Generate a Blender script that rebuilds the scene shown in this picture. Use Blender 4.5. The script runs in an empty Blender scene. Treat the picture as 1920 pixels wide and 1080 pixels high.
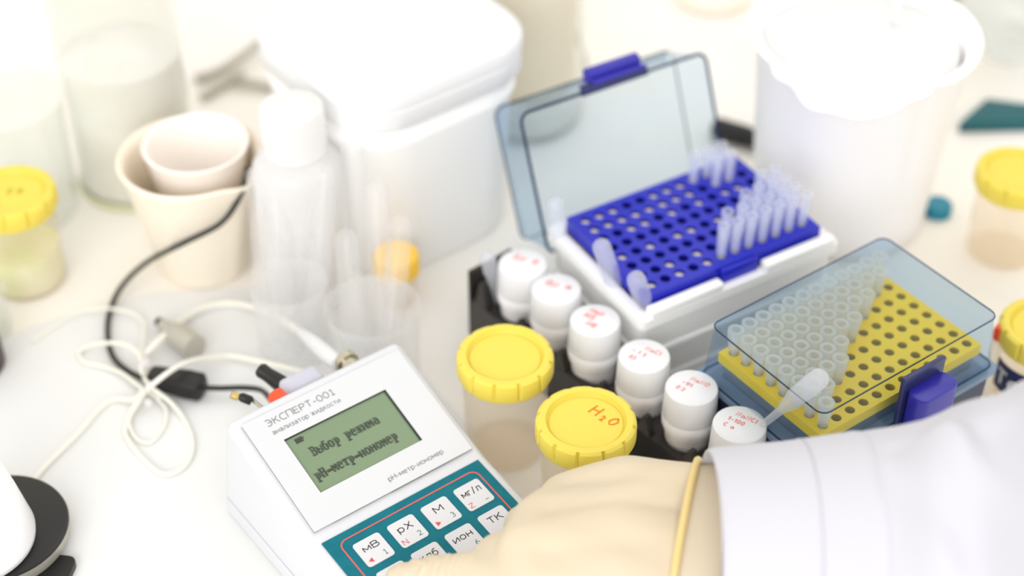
import bpy, bmesh, math, random
from mathutils import Vector, Matrix
random.seed(7)
PI = math.pi
R = math.radians
S = 0.001                      # everything below is written in millimetres

# ---------------------------------------------------------------- camera, world, lights, exposure
sc = bpy.context.scene
col = sc.collection
CAM_H = 640.0
PITCH = R(40)
FPX = 3200.0
cam_d = bpy.data.cameras.new('camera')
cam = bpy.data.objects.new('camera', cam_d)
col.objects.link(cam)
cam.location = (0, 0, CAM_H * S)
cam.rotation_euler = (PI / 2 - PITCH, 0, 0)
cam_d.sensor_width = 36
cam_d.lens = FPX / 1920 * 36
cam_d.clip_start = 0.01
cam_d.dof.use_dof = True
cam_d.dof.focus_distance = 0.80
cam_d.dof.aperture_fstop = 3.1
sc.camera = cam

w = bpy.data.worlds.new('world')
sc.world = w
w.use_nodes = True
bg = w.node_tree.nodes['Background']
bg.inputs[0].default_value = (1.0, 0.985, 0.965, 1)
bg.inputs[1].default_value = 1.02


def area(name, loc, target, size, power, color=(1, 1, 1)):
    l = bpy.data.lights.new(name, 'AREA')
    l.shape = 'RECTANGLE'
    l.size, l.size_y = size
    l.energy = power
    l.color = color
    o = bpy.data.objects.new(name, l)
    col.objects.link(o)
    o.location = loc
    d = Vector(target) - Vector(loc)
    o.rotation_euler = d.to_track_quat('-Z', 'Y').to_euler()
    return o


area('front_fill_light', (-0.7, -2.3, 1.5), (0, 0.8, 0.05), (2.6, 1.8), 54, (0.97, 0.985, 1.0))  # added fill behind the camera, lifting camera-facing sides; no known source
area('ceiling_lamp_light', (0.7, 1.5, 1.9), (0.05, 0.7, 0), (1.2, 0.6), 3, (1.0, 0.98, 0.95))
sc.view_settings.view_transform = 'Standard'
sc.view_settings.look = 'None'
sc.view_settings.gamma = 1
sc.view_settings.exposure = 0.19
sc.render.engine = 'CYCLES'
sc.cycles.transparent_max_bounces = 40
sc.cycles.max_bounces = 10
sc.cycles.use_denoising = True


def at(px, py, z):
    """world point (mm) on the level z that stands at a spot of the picture"""
    cp, sp = math.cos(PITCH), math.sin(PITCH)
    x, y = (px - 960) / FPX, -(py - 540) / FPX
    d = Vector((x, cp + y * sp, -sp + y * cp))
    t = (z - CAM_H) / d.z
    return Vector((d.x * t, d.y * t, z))


# ---------------------------------------------------------------- materials
def lin(c):
    r = []
    for v in c[:3]:
        v = v / 255
        r.append(v / 12.92 if v <= .04045 else ((v + .055) / 1.055) ** 2.4)
    return (*r, 1)


def solid(name, c, rough=.5, spec=.4, metal=0, bump=0, bscale=200, sub=0, noise=None, nscale=20, coat=0):
    m = bpy.data.materials.new(name)
    m.use_nodes = True
    nt = m.node_tree
    b = nt.nodes['Principled BSDF']
    b.inputs['Base Color'].default_value = lin(c)
    b.inputs['Roughness'].default_value = rough
    b.inputs['Specular IOR Level'].default_value = spec
    b.inputs['Metallic'].default_value = metal
    b.inputs['Coat Weight'].default_value = coat
    if sub:
        b.inputs['Subsurface Weight'].default_value = sub
        b.inputs['Subsurface Radius'].default_value = (.006, .004, .003)
        b.inputs['Subsurface Scale'].default_value = 1
    tc = nt.nodes.new('ShaderNodeTexCoord')
    if noise:
        n = nt.nodes.new('ShaderNodeTexNoise')
        n.inputs['Scale'].default_value = nscale
        n.inputs['Detail'].default_value = 3
        nt.links.new(tc.outputs['Object'], n.inputs['Vector'])
        r = nt.nodes.new('ShaderNodeValToRGB')
        r.color_ramp.elements[0].position = .38
        r.color_ramp.elements[1].position = .62
        r.color_ramp.elements[0].color = lin(c)
        r.color_ramp.elements[1].color = lin(noise)
        nt.links.new(n.outputs[0], r.inputs[0])
        nt.links.new(r.outputs[0], b.inputs['Base Color'])
    if bump:
        n = nt.nodes.new('ShaderNodeTexNoise')
        n.inputs['Scale'].default_value = bscale
        nt.links.new(tc.outputs['Object'], n.inputs['Vector'])
        bn = nt.nodes.new('ShaderNodeBump')
        bn.inputs['Strength'].default_value = bump
        bn.inputs['Distance'].default_value = .001
        nt.links.new(n.outputs[0], bn.inputs['Height'])
        nt.links.new(bn.outputs[0], b.inputs['Normal'])
    return m


def clear(name, tint=(235, 240, 240), gloss=.5, frost=0., fc=(245, 245, 245), rough=.06):
    """thin clear or frosted plastic and glass: lets light through, tints it, mirrors at grazing angles"""
    m = bpy.data.materials.new(name)
    m.use_nodes = True
    nt = m.node_tree
    nt.nodes.remove(nt.nodes['Principled BSDF'])
    out = [n for n in nt.nodes if n.type == 'OUTPUT_MATERIAL'][0]
    tr = nt.nodes.new('ShaderNodeBsdfTransparent')
    tr.inputs[0].default_value = lin(tint)
    cur = tr.outputs[0]
    if frost:
        df = nt.nodes.new('ShaderNodeBsdfDiffuse')
        df.inputs[0].default_value = lin(fc)
        tl = nt.nodes.new('ShaderNodeBsdfTranslucent')
        tl.inputs[0].default_value = lin(fc)
        mm = nt.nodes.new('ShaderNodeMixShader')
        mm.inputs[0].default_value = .45
        nt.links.new(df.outputs[0], mm.inputs[1])
        nt.links.new(tl.outputs[0], mm.inputs[2])
        mx = nt.nodes.new('ShaderNodeMixShader')
        mx.inputs[0].default_value = frost
        nt.links.new(cur, mx.inputs[1])
        nt.links.new(mm.outputs[0], mx.inputs[2])
        cur = mx.outputs[0]
    gl = nt.nodes.new('ShaderNodeBsdfGlossy')
    gl.inputs[0].default_value = (1, 1, 1, 1)
    gl.inputs['Roughness'].default_value = rough
    fr = nt.nodes.new('ShaderNodeLayerWeight')
    fr.inputs[0].default_value = .5
    pw = nt.nodes.new('ShaderNodeMath')
    pw.operation = 'POWER'
    pw.inputs[1].default_value = 4.0
    nt.links.new(fr.outputs['Facing'], pw.inputs[0])
    mul = nt.nodes.new('ShaderNodeMath')
    mul.operation = 'MULTIPLY_ADD'
    mul.inputs[1].default_value = gloss
    mul.inputs[2].default_value = .04 * gloss
    nt.links.new(pw.outputs[0], mul.inputs[0])
    m2 = nt.nodes.new('ShaderNodeMixShader')
    nt.links.new(mul.outputs[0], m2.inputs[0])
    nt.links.new(cur, m2.inputs[1])
    nt.links.new(gl.outputs[0], m2.inputs[2])
    nt.links.new(m2.outputs[0], out.inputs[0])
    return m


M = dict(
    bench=solid('bench_cream', (240, 237, 232), .45, .3, noise=(242, 236, 225), nscale=9),
    paper=solid('paper_white', (229, 229, 227), .8, .2, bump=.3, bscale=60),
    cabinet=solid('cabinet_white', (225, 225, 222), .5),
    floor=solid('floor_grey', (190, 188, 184), .5, noise=(200, 198, 192), nscale=3),
    wall=solid('wall_white', (238, 236, 230), .8, .2),
    white=solid('white_plastic', (230, 230, 231), .3, .4),
    shell=solid('white_shell', (214, 215, 218), .38, .35, bump=.08, bscale=900),
    overlay=solid('faceplate_white', (211, 212, 214), .35, .35),
    linec=solid('engraved_line', (120, 118, 118), .6),
    titlec=solid('grey_print', (140, 138, 138), .6),
    lcd=solid('lcd_green', (118, 138, 106), .25, .5),
    lcdt=solid('lcd_dark_pixels', (58, 66, 54), .5),
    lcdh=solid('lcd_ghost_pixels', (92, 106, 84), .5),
    recshade=solid('recess_shade_dark', (38, 46, 40), .5),
    teal=solid('teal_membrane', (0, 104, 118), .5, .2, noise=(4, 110, 124), nscale=120),
    redl=solid('coral_line', (226, 92, 84), .5),
    keyw=solid('key_white', (213, 212, 214), .35, .35),
    ink=solid('black_print', (30, 28, 30), .6),
    inkt=solid('green_print', (50, 110, 105), .6),
    inkr=solid('red_print', (222, 70, 66), .6),
    black=solid('black_plastic', (27, 26, 25), .4, .4),
    rack=solid('rack_black', (31, 28, 26), .4, .5, noise=(44, 38, 33), nscale=60),
    cable=solid('black_cable', (32, 33, 27), .45),
    wcable=solid('cream_cable', (241, 238, 226), .4),
    metal=solid('nickel', (196, 190, 170), .25, .5, 1),
    grey=solid('grey_metal', (188, 184, 172), .4, .5, .3),
    lgrey=solid('pale_grey_plastic', (200, 200, 212), .4),
    brass=solid('brass', (200, 175, 110), .3, .5, 1),
    orange=solid('orange_red_plastic', (240, 84, 44), .4),
    yellow=solid('yellow_cap', (230, 210, 88), .38, .3, sub=.15),
    amber=solid('amber_cap', (255, 205, 75), .4, .3),
    blue=solid('blue_plate', (28, 35, 176), .4, .4),
    navy=solid('navy_latch', (44, 40, 158), .3, .5),
    navyd=solid('dark_navy_latch', (40, 46, 96), .3, .5),
    lime=solid('yellow_plate', (255, 208, 14), .4, .4),
    limed=solid('yellow_well_shaded', (176, 150, 14), .5, .3),  # plate yellow darkened: shade inside the holes put into the colour
    bluew=solid('blue_well_shaded', (14, 20, 120), .5, .3),  # plate blue darkened: shade of the hole depth put into the colour
    plug=solid('pale_plug', (222, 212, 206), .5),
    base=solid('base_white', (249, 248, 245), .4, .35),
    slate=solid('slate_blue_plastic', (44, 56, 82), .4, .4),
    beige=solid('beige_enamel', (255, 242, 223), .35, .4, sub=.15),
    rose=solid('rose_white_plastic', (253, 245, 237), .3, .4, sub=.15),
    tan=solid('tan_liquid', (253, 238, 216), .5),
    powder=solid('pale_powder', (234, 229, 221), .8, noise=(240, 236, 230), nscale=30),
    tissue=solid('white_lid', (228, 228, 228), .6, .25),
    tub=solid('white_tub', (251, 250, 248), .5, .3),
    bucket=solid('white_jug', (251, 249, 250), .4, .3, sub=.1),
    glove=solid('latex_glove', (214, 199, 173), .55, .3, bump=.25, bscale=140, sub=.2),
    bead=solid('latex_bead', (226, 200, 136), .45, .35, sub=.2),
    coat=solid('coat_cotton', (205, 204, 210), .9, .15, bump=.25, bscale=1500),
    coats=solid('coat_seam', (192, 189, 198), .9, .15),
    marker=solid('red_marker', (236, 96, 92), .6),
    markerp=solid('pink_red_marker', (246, 158, 156), .6),
    markero=solid('orange_marker', (225, 120, 10), .6),
    markerg=solid('olive_marker', (190, 176, 40), .6),
    tealo=solid('teal_plastic', (24, 92, 98), .4),
    tealc=solid('teal_cap', (32, 130, 156), .4),
    olive=solid('olive_box', (72, 78, 44), .6),
    green=solid('green_leaf_pulp', (226, 234, 186), .7, noise=(238, 238, 214), nscale=40),
    navyl=solid('navy_label', (26, 40, 84), .5),
    glass=clear('clear_glass', (250, 251, 250), .45, .05, (248, 248, 246)),
    tube=clear('test_tube_glass', (253, 253, 253), .35, .16, (255, 255, 255)),
    jarp=clear('clear_jar_plastic', (253, 251, 248), .35, .06, (252, 246, 236)),
    tip=clear('frosted_tip_plastic', (248, 249, 253), .35, .30, (244, 246, 255)),
    tipw=clear('cloudy_tip_plastic', (250, 249, 246), .3, .46, (250, 246, 238)),
    pip=clear('cloudy_pipette_plastic', (248, 249, 252), .4, .34, (244, 246, 252)),
    bottle=clear('cloudy_bottle_plastic', (250, 250, 250), .3, .7, (252, 251, 251)),
    lid=clear('blue_clear_lid', (224, 236, 246), .35, .06, (196, 218, 240)),
    lide=clear('blue_lid_edge_darkening', (120, 142, 172), .5, .3, (60, 84, 124)),  # darkening seen along clear plastic edges, put into the tint
    lide2=clear('blue_lid_fine_darkening', (150, 170, 194), .5, .3, (84, 108, 146)),
    lipb=clear('blue_lid_flange', (200, 216, 230), .4, .5, (180, 204, 226)),
    bag=clear('rumpled_bag_film', (246, 248, 247), .8, .35, (238, 241, 240), .25),
)


# ---------------------------------------------------------------- mesh helpers
class MB:
    def __init__(s):
        s.v, s.f = [], []

    def add(s, vs, fs, T=None):
        o = len(s.v)
        s.v += [tuple(T @ Vector(p)) for p in vs] if T else [tuple(p) for p in vs]
        s.f += [tuple(i + o for i in f) for f in fs]
        return s

    def box(s, x0, x1, y0, y1, z0, z1, T=None):
        v = [(x, y, z) for z in (z0, z1) for y in (y0, y1) for x in (x0, x1)]
        return s.add(v, [(0, 2, 3, 1), (4, 5, 7, 6), (0, 1, 5, 4), (2, 6, 7, 3), (0, 4, 6, 2), (1, 3, 7, 5)], T)

    def quad(s, a, b, c, d, T=None):
        return s.add([a, b, c, d], [(0, 1, 2, 3)], T)

    def prism(s, pts, z0, z1, T=None):
        n = len(pts)
        v = [(p[0], p[1], z0) for p in pts] + [(p[0], p[1], z1) for p in pts]
        f = [tuple(range(n))[::-1], tuple(range(n, 2 * n))] + [(i, (i + 1) % n, n + (i + 1) % n, n + i) for i in range(n)]
        return s.add(v, f, T)

    def lathe(s, prof, n=40, T=None, mod=None):
        """prof: (r, z) points; r = 0 closes the end on the axis"""
        v, rings = [], []
        for r, z in prof:
            if r < 1e-6:
                rings.append([len(v)])
                v.append((0, 0, z))
            else:
                ring = []
                for i in range(n):
                    a = 2 * PI * i / n
                    rr = mod(r, z, a) if mod else r
                    ring.append(len(v))
                    v.append((rr * math.cos(a), rr * math.sin(a), z))
                rings.append(ring)
        f = []
        for A, B in zip(rings, rings[1:]):
            for i in range(n):
                j = (i + 1) % n
                if len(A) == 1 and len(B) == 1:
                    continue
                if len(A) == 1:
                    f.append((A[0], B[j], B[i]))
                elif len(B) == 1:
                    f.append((A[i], A[j], B[0]))
                else:
                    f.append((A[i], A[j], B[j], B[i]))
        return s.add(v, f, T)

    def tube(s, pts, r, n=10, smooth=6, T=None):
        P = [Vector(p) for p in pts]
        rs = r if isinstance(r, (list, tuple)) else [r] * len(P)
        if smooth and len(P) > 2:
            Q, RR = [], []
            for i in range(len(P) - 1):
                p0, p1, p2, p3 = P[max(i - 1, 0)], P[i], P[i + 1], P[min(i + 2, len(P) - 1)]
                for k in range(smooth):
                    t = k / smooth
                    Q.append(.5 * ((2 * p1) + (p2 - p0) * t + (2 * p0 - 5 * p1 + 4 * p2 - p3) * t * t + (3 * p1 - p0 - 3 * p2 + p3) * t ** 3))
                    RR.append(rs[i] * (1 - t) + rs[i + 1] * t)
            Q.append(P[-1])
            RR.append(rs[-1])
            P, rs = Q, RR
        v, f = [], []
        up = Vector((0, 0, 1))
        prev = None
        for i, p in enumerate(P):
            d = (P[min(i + 1, len(P) - 1)] - P[max(i - 1, 0)]).normalized()
            if prev is None:
                a = d.cross(up)
                if a.length < .1:
                    a = d.cross(Vector((1, 0, 0)))
            else:
                a = prev - d * prev.dot(d)
            a.normalize()
            prev = a
            b = d.cross(a)
            for k in range(n):
                t = 2 * PI * k / n
                v.append(tuple(p + (a * math.cos(t) + b * math.sin(t)) * rs[i]))
        m = len(P)
        for i in range(m - 1):
            for k in range(n):
                j = (k + 1) % n
                f.append((i * n + k, i * n + j, (i + 1) * n + j, (i + 1) * n + k))
        f.append(tuple(range(n))[::-1])
        f.append(tuple((m - 1) * n + k for k in range(n)))
        return s.add(v, f, T)

    def ribbon(s, pts, wd, T=None):
        """flat pen stroke on z = 0"""
        P = [Vector((p[0], p[1], 0)) for p in pts]
        v = []
        for i, p in enumerate(P):
            d = (P[min(i + 1, len(P) - 1)] - P[max(i - 1, 0)])
            d = d.normalized() if d.length > 1e-6 else Vector((1, 0, 0))
            nrm = Vector((-d.y, d.x, 0)) * wd / 2
            v += [p + nrm, p - nrm]
        f = [(2 * i, 2 * i + 1, 2 * i + 3, 2 * i + 2) for i in range(len(P) - 1)]
        return s.add(v, f, T)

    def build(s, name, mat, parent=None, bevel=0, bseg=2, ang=35, loc=None, rotz=0, smooth=True, recalc=True, solid_t=0, sub=0):
        me = bpy.data.meshes.new(name)
        me.from_pydata([(x * S, y * S, z * S) for x, y, z in s.v], [], s.f)
        bm = bmesh.new()
        bm.from_mesh(me)
        bmesh.ops.remove_doubles(bm, verts=bm.verts, dist=1e-6)
        if recalc:
            bmesh.ops.recalc_face_normals(bm, faces=bm.faces)
        if bevel:
            es = [e for e in bm.edges if len(e.link_faces) == 2 and e.calc_face_angle(0) > R(30)]
            bmesh.ops.bevel(bm, geom=es, offset=bevel * S, segments=bseg, profile=.5, affect='EDGES', clamp_overlap=True)
        for f in bm.faces:
            f.smooth = smooth
        for e in bm.edges:
            if len(e.link_faces) == 2 and e.calc_face_angle(0) > R(ang):
                e.smooth = False
        bm.to_mesh(me)
        bm.free()
        me.materials.append(M[mat] if isinstance(mat, str) else mat)
        o = bpy.data.objects.new(name, me)
        col.objects.link(o)
        if parent:
            o.parent = parent
        if loc is not None:
            o.location = Vector(loc) * S
        o.rotation_euler = (0, 0, rotz)
        return o


def thing(name, label, cat, loc=(0, 0, 0), rotz=0, group=None, rot=None):
    o = bpy.data.objects.new(name, None)
    o.empty_display_size = .01
    col.objects.link(o)
    o.location = Vector(loc) * S
    o.rotation_euler = rot if rot else (0, 0, rotz)
    return tag(o, label, cat, group)


def tag(o, label, cat, group=None, kind=None):
    o['label'] = label
    o['category'] = cat
    if group:
        o['group'] = group
    if kind:
        o['kind'] = kind
    return o


def struct(o):
    o['kind'] = 'structure'
    return o


def dup(root, loc=None, rot=None, label=None, group=None):
    r = root.copy()
    col.objects.link(r)
    if loc is not None:
        r.location = Vector(loc) * S
    if rot is not None:
        r.rotation_euler = rot
    if label:
        r['label'] = label
    if group:
        r['group'] = group
    for ch in list(root.children):
        c = ch.copy()
        col.objects.link(c)
        c.parent = r
        for g in list(ch.children):
            d = g.copy()
            col.objects.link(d)
            d.parent = c
    return r


def arc(cx, cy, rx, ry, a0, a1, n=14):
    return [(cx + rx * math.cos(R(a0 + (a1 - a0) * k / n)), cy + ry * math.sin(R(a0 + (a1 - a0) * k / n))) for k in range(n + 1)]


X = .73
GL = {   # print letters as pen paths: (advance width, strokes), capital height 1
    'Э': (.70, [arc(.26, .5, .40, .5, 125, -125), [(.18, .52), (.66, .52)]]),
    'К': (.64, [[(0, 0), (0, 1)], [(.60, 1), (.04, .46)], [(.22, .62), (.64, 0)]]),
    'С': (.66, [arc(.42, .5, .42, .5, 52, 308)]),
    'П': (.68, [[(0, 0), (0, 1)], [(-.04, 1), (.72, 1)], [(.68, 1), (.68, 0)]]),
    'Е': (.58, [[(0, 0), (0, 1)], [(0, .96), (.58, .96)], [(0, .52), (.52, .52)], [(0, .04), (.58, .04)]]),
    'Р': (.58, [[(0, 0), (0, 1)], [(0, .96), (.3, .96)] + arc(.3, .71, .28, .25, 90, -90) + [(0, .46)]]),
    'Т': (.66, [[(0, .96), (.66, .96)], [(.33, .96), (.33, 0)]]),
    'М': (.80, [[(0, 0), (0, 1)], [(.02, .98), (.40, .30)], [(.40, .30), (.78, .98)], [(.80, 0), (.80, 1)]]),
    'В': (.62, [[(0, 0), (0, 1)], [(0, .96), (.3, .96)] + arc(.3, .75, .24, .21, 90, -90) + [(0, .54)], [(0, .54), (.32, .54)] + arc(.32, .29, .29, .25, 90, -90) + [(0, .04)]]),
    'Х': (.66, [[(0, 0), (.62, 1)], [(.04, 1), (.66, 0)]]),
    'Н': (.68, [[(0, 0), (0, 1)], [(.68, 0), (.68, 1)], [(0, .52), (.68, .52)]]),
    'N': (.68, [[(0, 0), (0, 1)], [(0, 1), (.68, 0)], [(.68, 0), (.68, 1)]]),
    'Z': (.62, [[(0, .96), (.62, .96)], [(.60, .96), (.02, .04)], [(0, .04), (.62, .04)]]),
    '0': (.62, [arc(.31, .5, .31, .48, 0, 360, 22)]),
    '1': (.50, [[(.06, .80), (.28, .97)], [(.28, 1), (.28, 0)], [(.06, .04), (.50, .04)]]),
    '2': (.58, [arc(.28, .70, .27, .26, 150, -25) + [(.02, .04)], [(0, .04), (.58, .04)]]),
    '3': (.56, [arc(.25, .74, .26, .22, 140, -90), arc(.25, .28, .30, .25, 90, -140)]),
    '6': (.60, [arc(.31, .30, .28, .28, 0, 360, 20), arc(.56, .30, .53, .66, 100, 180)]),
    '-': (.36, [[(.0, .38), (.36, .38)]]), '_': (.6, [[(0, 0), (.6, 0)]]), '/': (.36, [[(0, -.1), (.36, 1.05)]]), ' ': (.18, []),
    'а': (.52, [arc(.24, .49, .25, .24, 150, 0, 8) + [(.49, 0)], arc(.25, .21, .24, .19, 25, 335, 14) + [(.49, .16)], [(.26, .42), (.49, .42)]]),
    'н': (.50, [[(0, 0), (0, X)], [(.5, 0), (.5, X)], [(0, .38), (.5, .38)]]),
    'л': (.56, [[(.56, 0), (.56, X)], [(.16, X - .04), (.56, X - .04)], [(.16, X), (.14, .3), (.09, .08), (0, .03)]]),
    'и': (.52, [[(0, 0), (0, X)], [(.52, 0), (.52, X)], [(.02, .03), (.50, X - .03)]]),
    'з': (.46, [arc(.20, .54, .22, .17, 145, -90, 9), arc(.20, .20, .25, .18, 90, -145, 9)]),
    'т': (.50, [[(0, X - .04), (.5, X - .04)], [(.25, X - .04), (.25, 0)]]),
    'о': (.54, [arc(.27, .365, .27, .345, 0, 360, 18)]),
    'р': (.54, [[(0, -.26), (0, X)], arc(.27, .365, .27, .345, 180, -180, 18)]),
    'ж': (.74, [[(.37, 0), (.37, X)], [(.02, X), (.37, .36)], [(.72, X), (.37, .36)], [(.0, 0), (.37, .38)], [(.74, 0), (.37, .38)]]),
    'д': (.60, [[(.0, -.16), (.0, .04)], [(0, .04), (.6, .04)], [(.6, -.16), (.6, .04)], [(.5, .04), (.5, X)], [(.18, X - .04), (.5, X - .04)], [(.18, X), (.16, .3), (.08, .04)]]),
    'к': (.50, [[(0, 0), (0, X)], [(.46, X), (.04, .34)], [(.14, .44), (.5, 0)]]),
    'с': (.46, [arc(.29, .365, .28, .345, 52, 308, 12)]),
    'м': (.64, [[(0, 0), (0, X)], [(.01, X - .02), (.32, .18)], [(.32, .18), (.63, X - .02)], [(.64, 0), (.64, X)]]),
    'е': (.54, [[(.02, .38), (.52, .38)] + arc(.27, .365, .26, .345, 0, 315, 16)]),
    'г': (.38, [[(0, 0), (0, X)], [(0, X - .04), (.38, X - .04)]]),
    'б': (.56, [arc(.28, .33, .27, .31, 0, 360, 18), [(.50, 1.0), (.22, .92), (.06, .72), (.01, .38)]]),
    'T': (.60, [[(0, .96), (.60, .96)], [(.30, .96), (.30, 0)]]),
}
GL['e'], GL['s'] = GL['е'], GL['с']


def put_text(t, cap, width=None, weight=.10):
    """printed line: vertices and faces; cap = capital height in mm, width = length of the whole line"""
    gap = .22
    total = sum(GL[c][0] for c in t) + gap * (len(t) - 1)
    kx = (width / total) if width else cap
    g = MB()
    x = 0
    wd = cap * weight
    for c in t:
        w_, sts = GL[c]
        for st_ in sts:
            g.ribbon([((x + p[0]) * kx, p[1] * cap) for p in st_], wd)
        x += w_ + gap
    return g.v, g.f


def plate_holes(mb, L, W, nx, ny, pitch, r, z, depth, cx=0, cy=0, seg=16, T=None):
    """top face at z with a grid of round holes, their walls going down by depth"""
    x0, y0 = cx - (nx - 1) * pitch / 2, cy - (ny - 1) * pitch / 2
    h = pitch / 2
    per = []
    for k in range(seg):
        a = 2 * PI * (k + .5) / seg
        c_, s_ = math.cos(a), math.sin(a)
        q = h / max(abs(c_), abs(s_))
        per.append((c_ * q, s_ * q))
    for i in range(nx):
        for j in range(ny):
            X, Y = x0 + i * pitch, y0 + j * pitch
            v = [(X + p[0], Y + p[1], z) for p in per]
            v += [(X + r * math.cos(2 * PI * (k + .5) / seg), Y + r * math.sin(2 * PI * (k + .5) / seg), z) for k in range(seg)]
            v += [(p[0], p[1], z - depth) for p in v[seg:2 * seg]]
            f = []
            for k in range(seg):
                m = (k + 1) % seg
                f.append((k, m, seg + m, seg + k))
                f.append((seg + k, seg + m, 2 * seg + m, 2 * seg + k))
            v += [(X + sx * h, Y + sy * h, z) for sx, sy in ((1, 1), (-1, 1), (-1, -1), (1, -1))]
            q4 = seg // 4
            for c4 in range(4):
                k0 = (q4 // 2 - 1 + c4 * q4) % seg
                f.append((k0, 3 * seg + c4, (k0 + 1) % seg))
            mb.add(v, f, T)
    # margins
    gx, gy = nx * h, ny * h
    for (a, b, c_, d) in ((-L / 2, cx - gx, -W / 2, W / 2), (cx + gx, L / 2, -W / 2, W / 2), (cx - gx, cx + gx, -W / 2, cy - gy), (cx - gx, cx + gx, cy + gy, W / 2)):
        if b - a > .01 and d - c_ > .01:
            mb.quad((a, c_, z), (b, c_, z), (b, d, z), (a, d, z), T)
    return mb


def rrect(w_, h_, r, n=5, cx=0, cy=0):
    pts = []
    for k, (sx, sy) in enumerate(((1, 1), (-1, 1), (-1, -1), (1, -1))):
        for i in range(n + 1):
            a = PI / 2 * k + PI / 2 * i / n
            pts.append((cx + sx * (w_ / 2 - r) + r * math.cos(a), cy + sy * (h_ / 2 - r) + r * math.sin(a)))
    return pts


def loft(mb, loops, cap0=True, cap1=True, T=None):
    n = len(loops[0])
    v = [p for l in loops for p in l]
    f = []
    for i in range(len(loops) - 1):
        for k in range(n):
            j = (k + 1) % n
            f.append((i * n + k, i * n + j, (i + 1) * n + j, (i + 1) * n + k))
    if cap0:
        f.append(tuple(range(n))[::-1])
    if cap1:
        f.append(tuple((len(loops) - 1) * n + k for k in range(n)))
    return mb.add(v, f, T)


def rod_T(a, b):
    """matrix taking the z axis from a towards b"""
    a, b = Vector(a), Vector(b)
    return Matrix.Translation(a) @ (b - a).to_track_quat('Z', 'Y').to_matrix().to_4x4()


# ---------------------------------------------------------------- the setting
struct(MB().box(-2500, 2500, -1500, 2400, -920, -900).build('floor', 'floor'))
struct(MB().box(-2500, 2500, 1900, 1960, -900, 1800).build('wall_back', 'wall'))
bench = thing('lab_bench', 'cream topped laboratory bench under all the instruments and jars', 'bench', (0, 1000, -900))
MB().box(-1300, 1300, -700, 890, 868, 900).build('worktop', 'bench', bench, bevel=3)
for k in range(4):
    c_ = MB().box(-1250 + k * 625, -640 + k * 625, -640, 880, 0, 868).build('cabinet_body', 'cabinet', bench, bevel=2)
pp = [at(-60, 655, 0), at(100, 600, 0), at(300, 548, 0), at(470, 540, 0), at(700, 600, 0), at(880, 800, 0), at(1000, 1250, 0), at(-200, 1300, 0)]
mb = MB().prism([(p.x, p.y) for p in pp], 0.05, .6)
tag(mb.build('paper_sheet', 'paper'), 'white paper sheet on the bench under the pH meter and cables', 'paper')

# ---------------------------------------------------------------- pH meter
P0 = at(532, 826, 58)
YAW = R(37)
meter = thing('ph_meter', 'white benchtop pH meter with green display and teal keypad', 'meter', (P0.x, P0.y, 0), YAW)
c17, s17, c5, s5 = math.cos(R(17)), math.sin(R(17)), math.cos(R(5)), math.sin(R(5))


def fS(u, v, h=0):      # screen face: u right, v towards the user, h off the face
    return Vector((u, -v * c17 - h * s17, 58 - v * s17 + h * c17))


def fK(a, b, h=0):      # keypad face
    return Vector((-13.6 + a, -53.5 - b * c5 - h * s5, 41.6 - b * s5 + h * c5))


TS = Matrix.Translation(fS(0, 0)) @ Matrix.Rotation(-R(17) + PI * 0, 4, 'X').inverted()
TK = Matrix.Translation(fK(0, 0)) @ Matrix.Rotation(-R(5), 4, 'X').inverted()
# in these frames x = u and y = -v
prof = [(28, 0), (27, 20), (23, 64.2), (-52.4, 41.2), (-152, 32.0), (-158, 14), (-158, 0)]
shell = MB()
lo, hi = [], []
for y, z in prof:
    fl = 5 * max(0, 1 - z / 45)
    lo.append((-19 - fl, y, z))
    hi.append((81.5 + fl * .6, y, z))
n = len(prof)
shell.add(lo + hi, [tuple(range(n)), tuple(range(2 * n - 1, n - 1, -1))] + [(i, n + i, n + (i + 1) % n, (i + 1) % n) for i in range(n)])
body = shell.build('housing', 'shell', meter, bevel=4.5, bseg=5, ang=60)
# seam between upper and lower shell
mb = MB()
T0 = [(-23.6, 29, 12.5), (-23.6, -159, 9), ]
mb.box(-22.85, -22.3, -155, 24, 12.2, 12.7)
mb.build('shell_seam', 'coats', body)
# faceplate ring with window
fp = MB()
U0, U1, V0, V1 = -13.8, 77, -17, 49.6
wu0, wu1, wv0, wv1 = 0, 58.3, 0, 33.2
H = .6
for (a, b, c_, d) in ((U0, wu0, V0, V1), (wu1, U1, V0, V1), (wu0, wu1, V0, wv0), (wu0, wu1, wv1, V1)):
    fp.box(a, b, -d, -c_, -.6, H, TS)
face = fp.build('faceplate', 'overlay', meter)
ln = MB()
ln.box(U0 - .1, U0 + .15, -V1 - .1, -V0 - 1, H - .1, H + .05, TS)
ln.build('engraved_line', 'linec', face)
MB().box(U0, U1, -V1 - .1, -V1 + .12, H - .1, H + .05, TS).build('engraved_line', 'linec', face)
scr = MB().box(wu0, wu1, -wv1, -wv0, -.45, -.2, TS).build('display', 'lcd', meter)
fr = MB()  # dark strips on two window walls: recess shadow put into colour
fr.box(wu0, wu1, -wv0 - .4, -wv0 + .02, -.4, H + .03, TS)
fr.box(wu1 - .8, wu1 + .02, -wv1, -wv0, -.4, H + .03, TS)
fr.build('display_recess_shade', 'recshade', scr)
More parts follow.
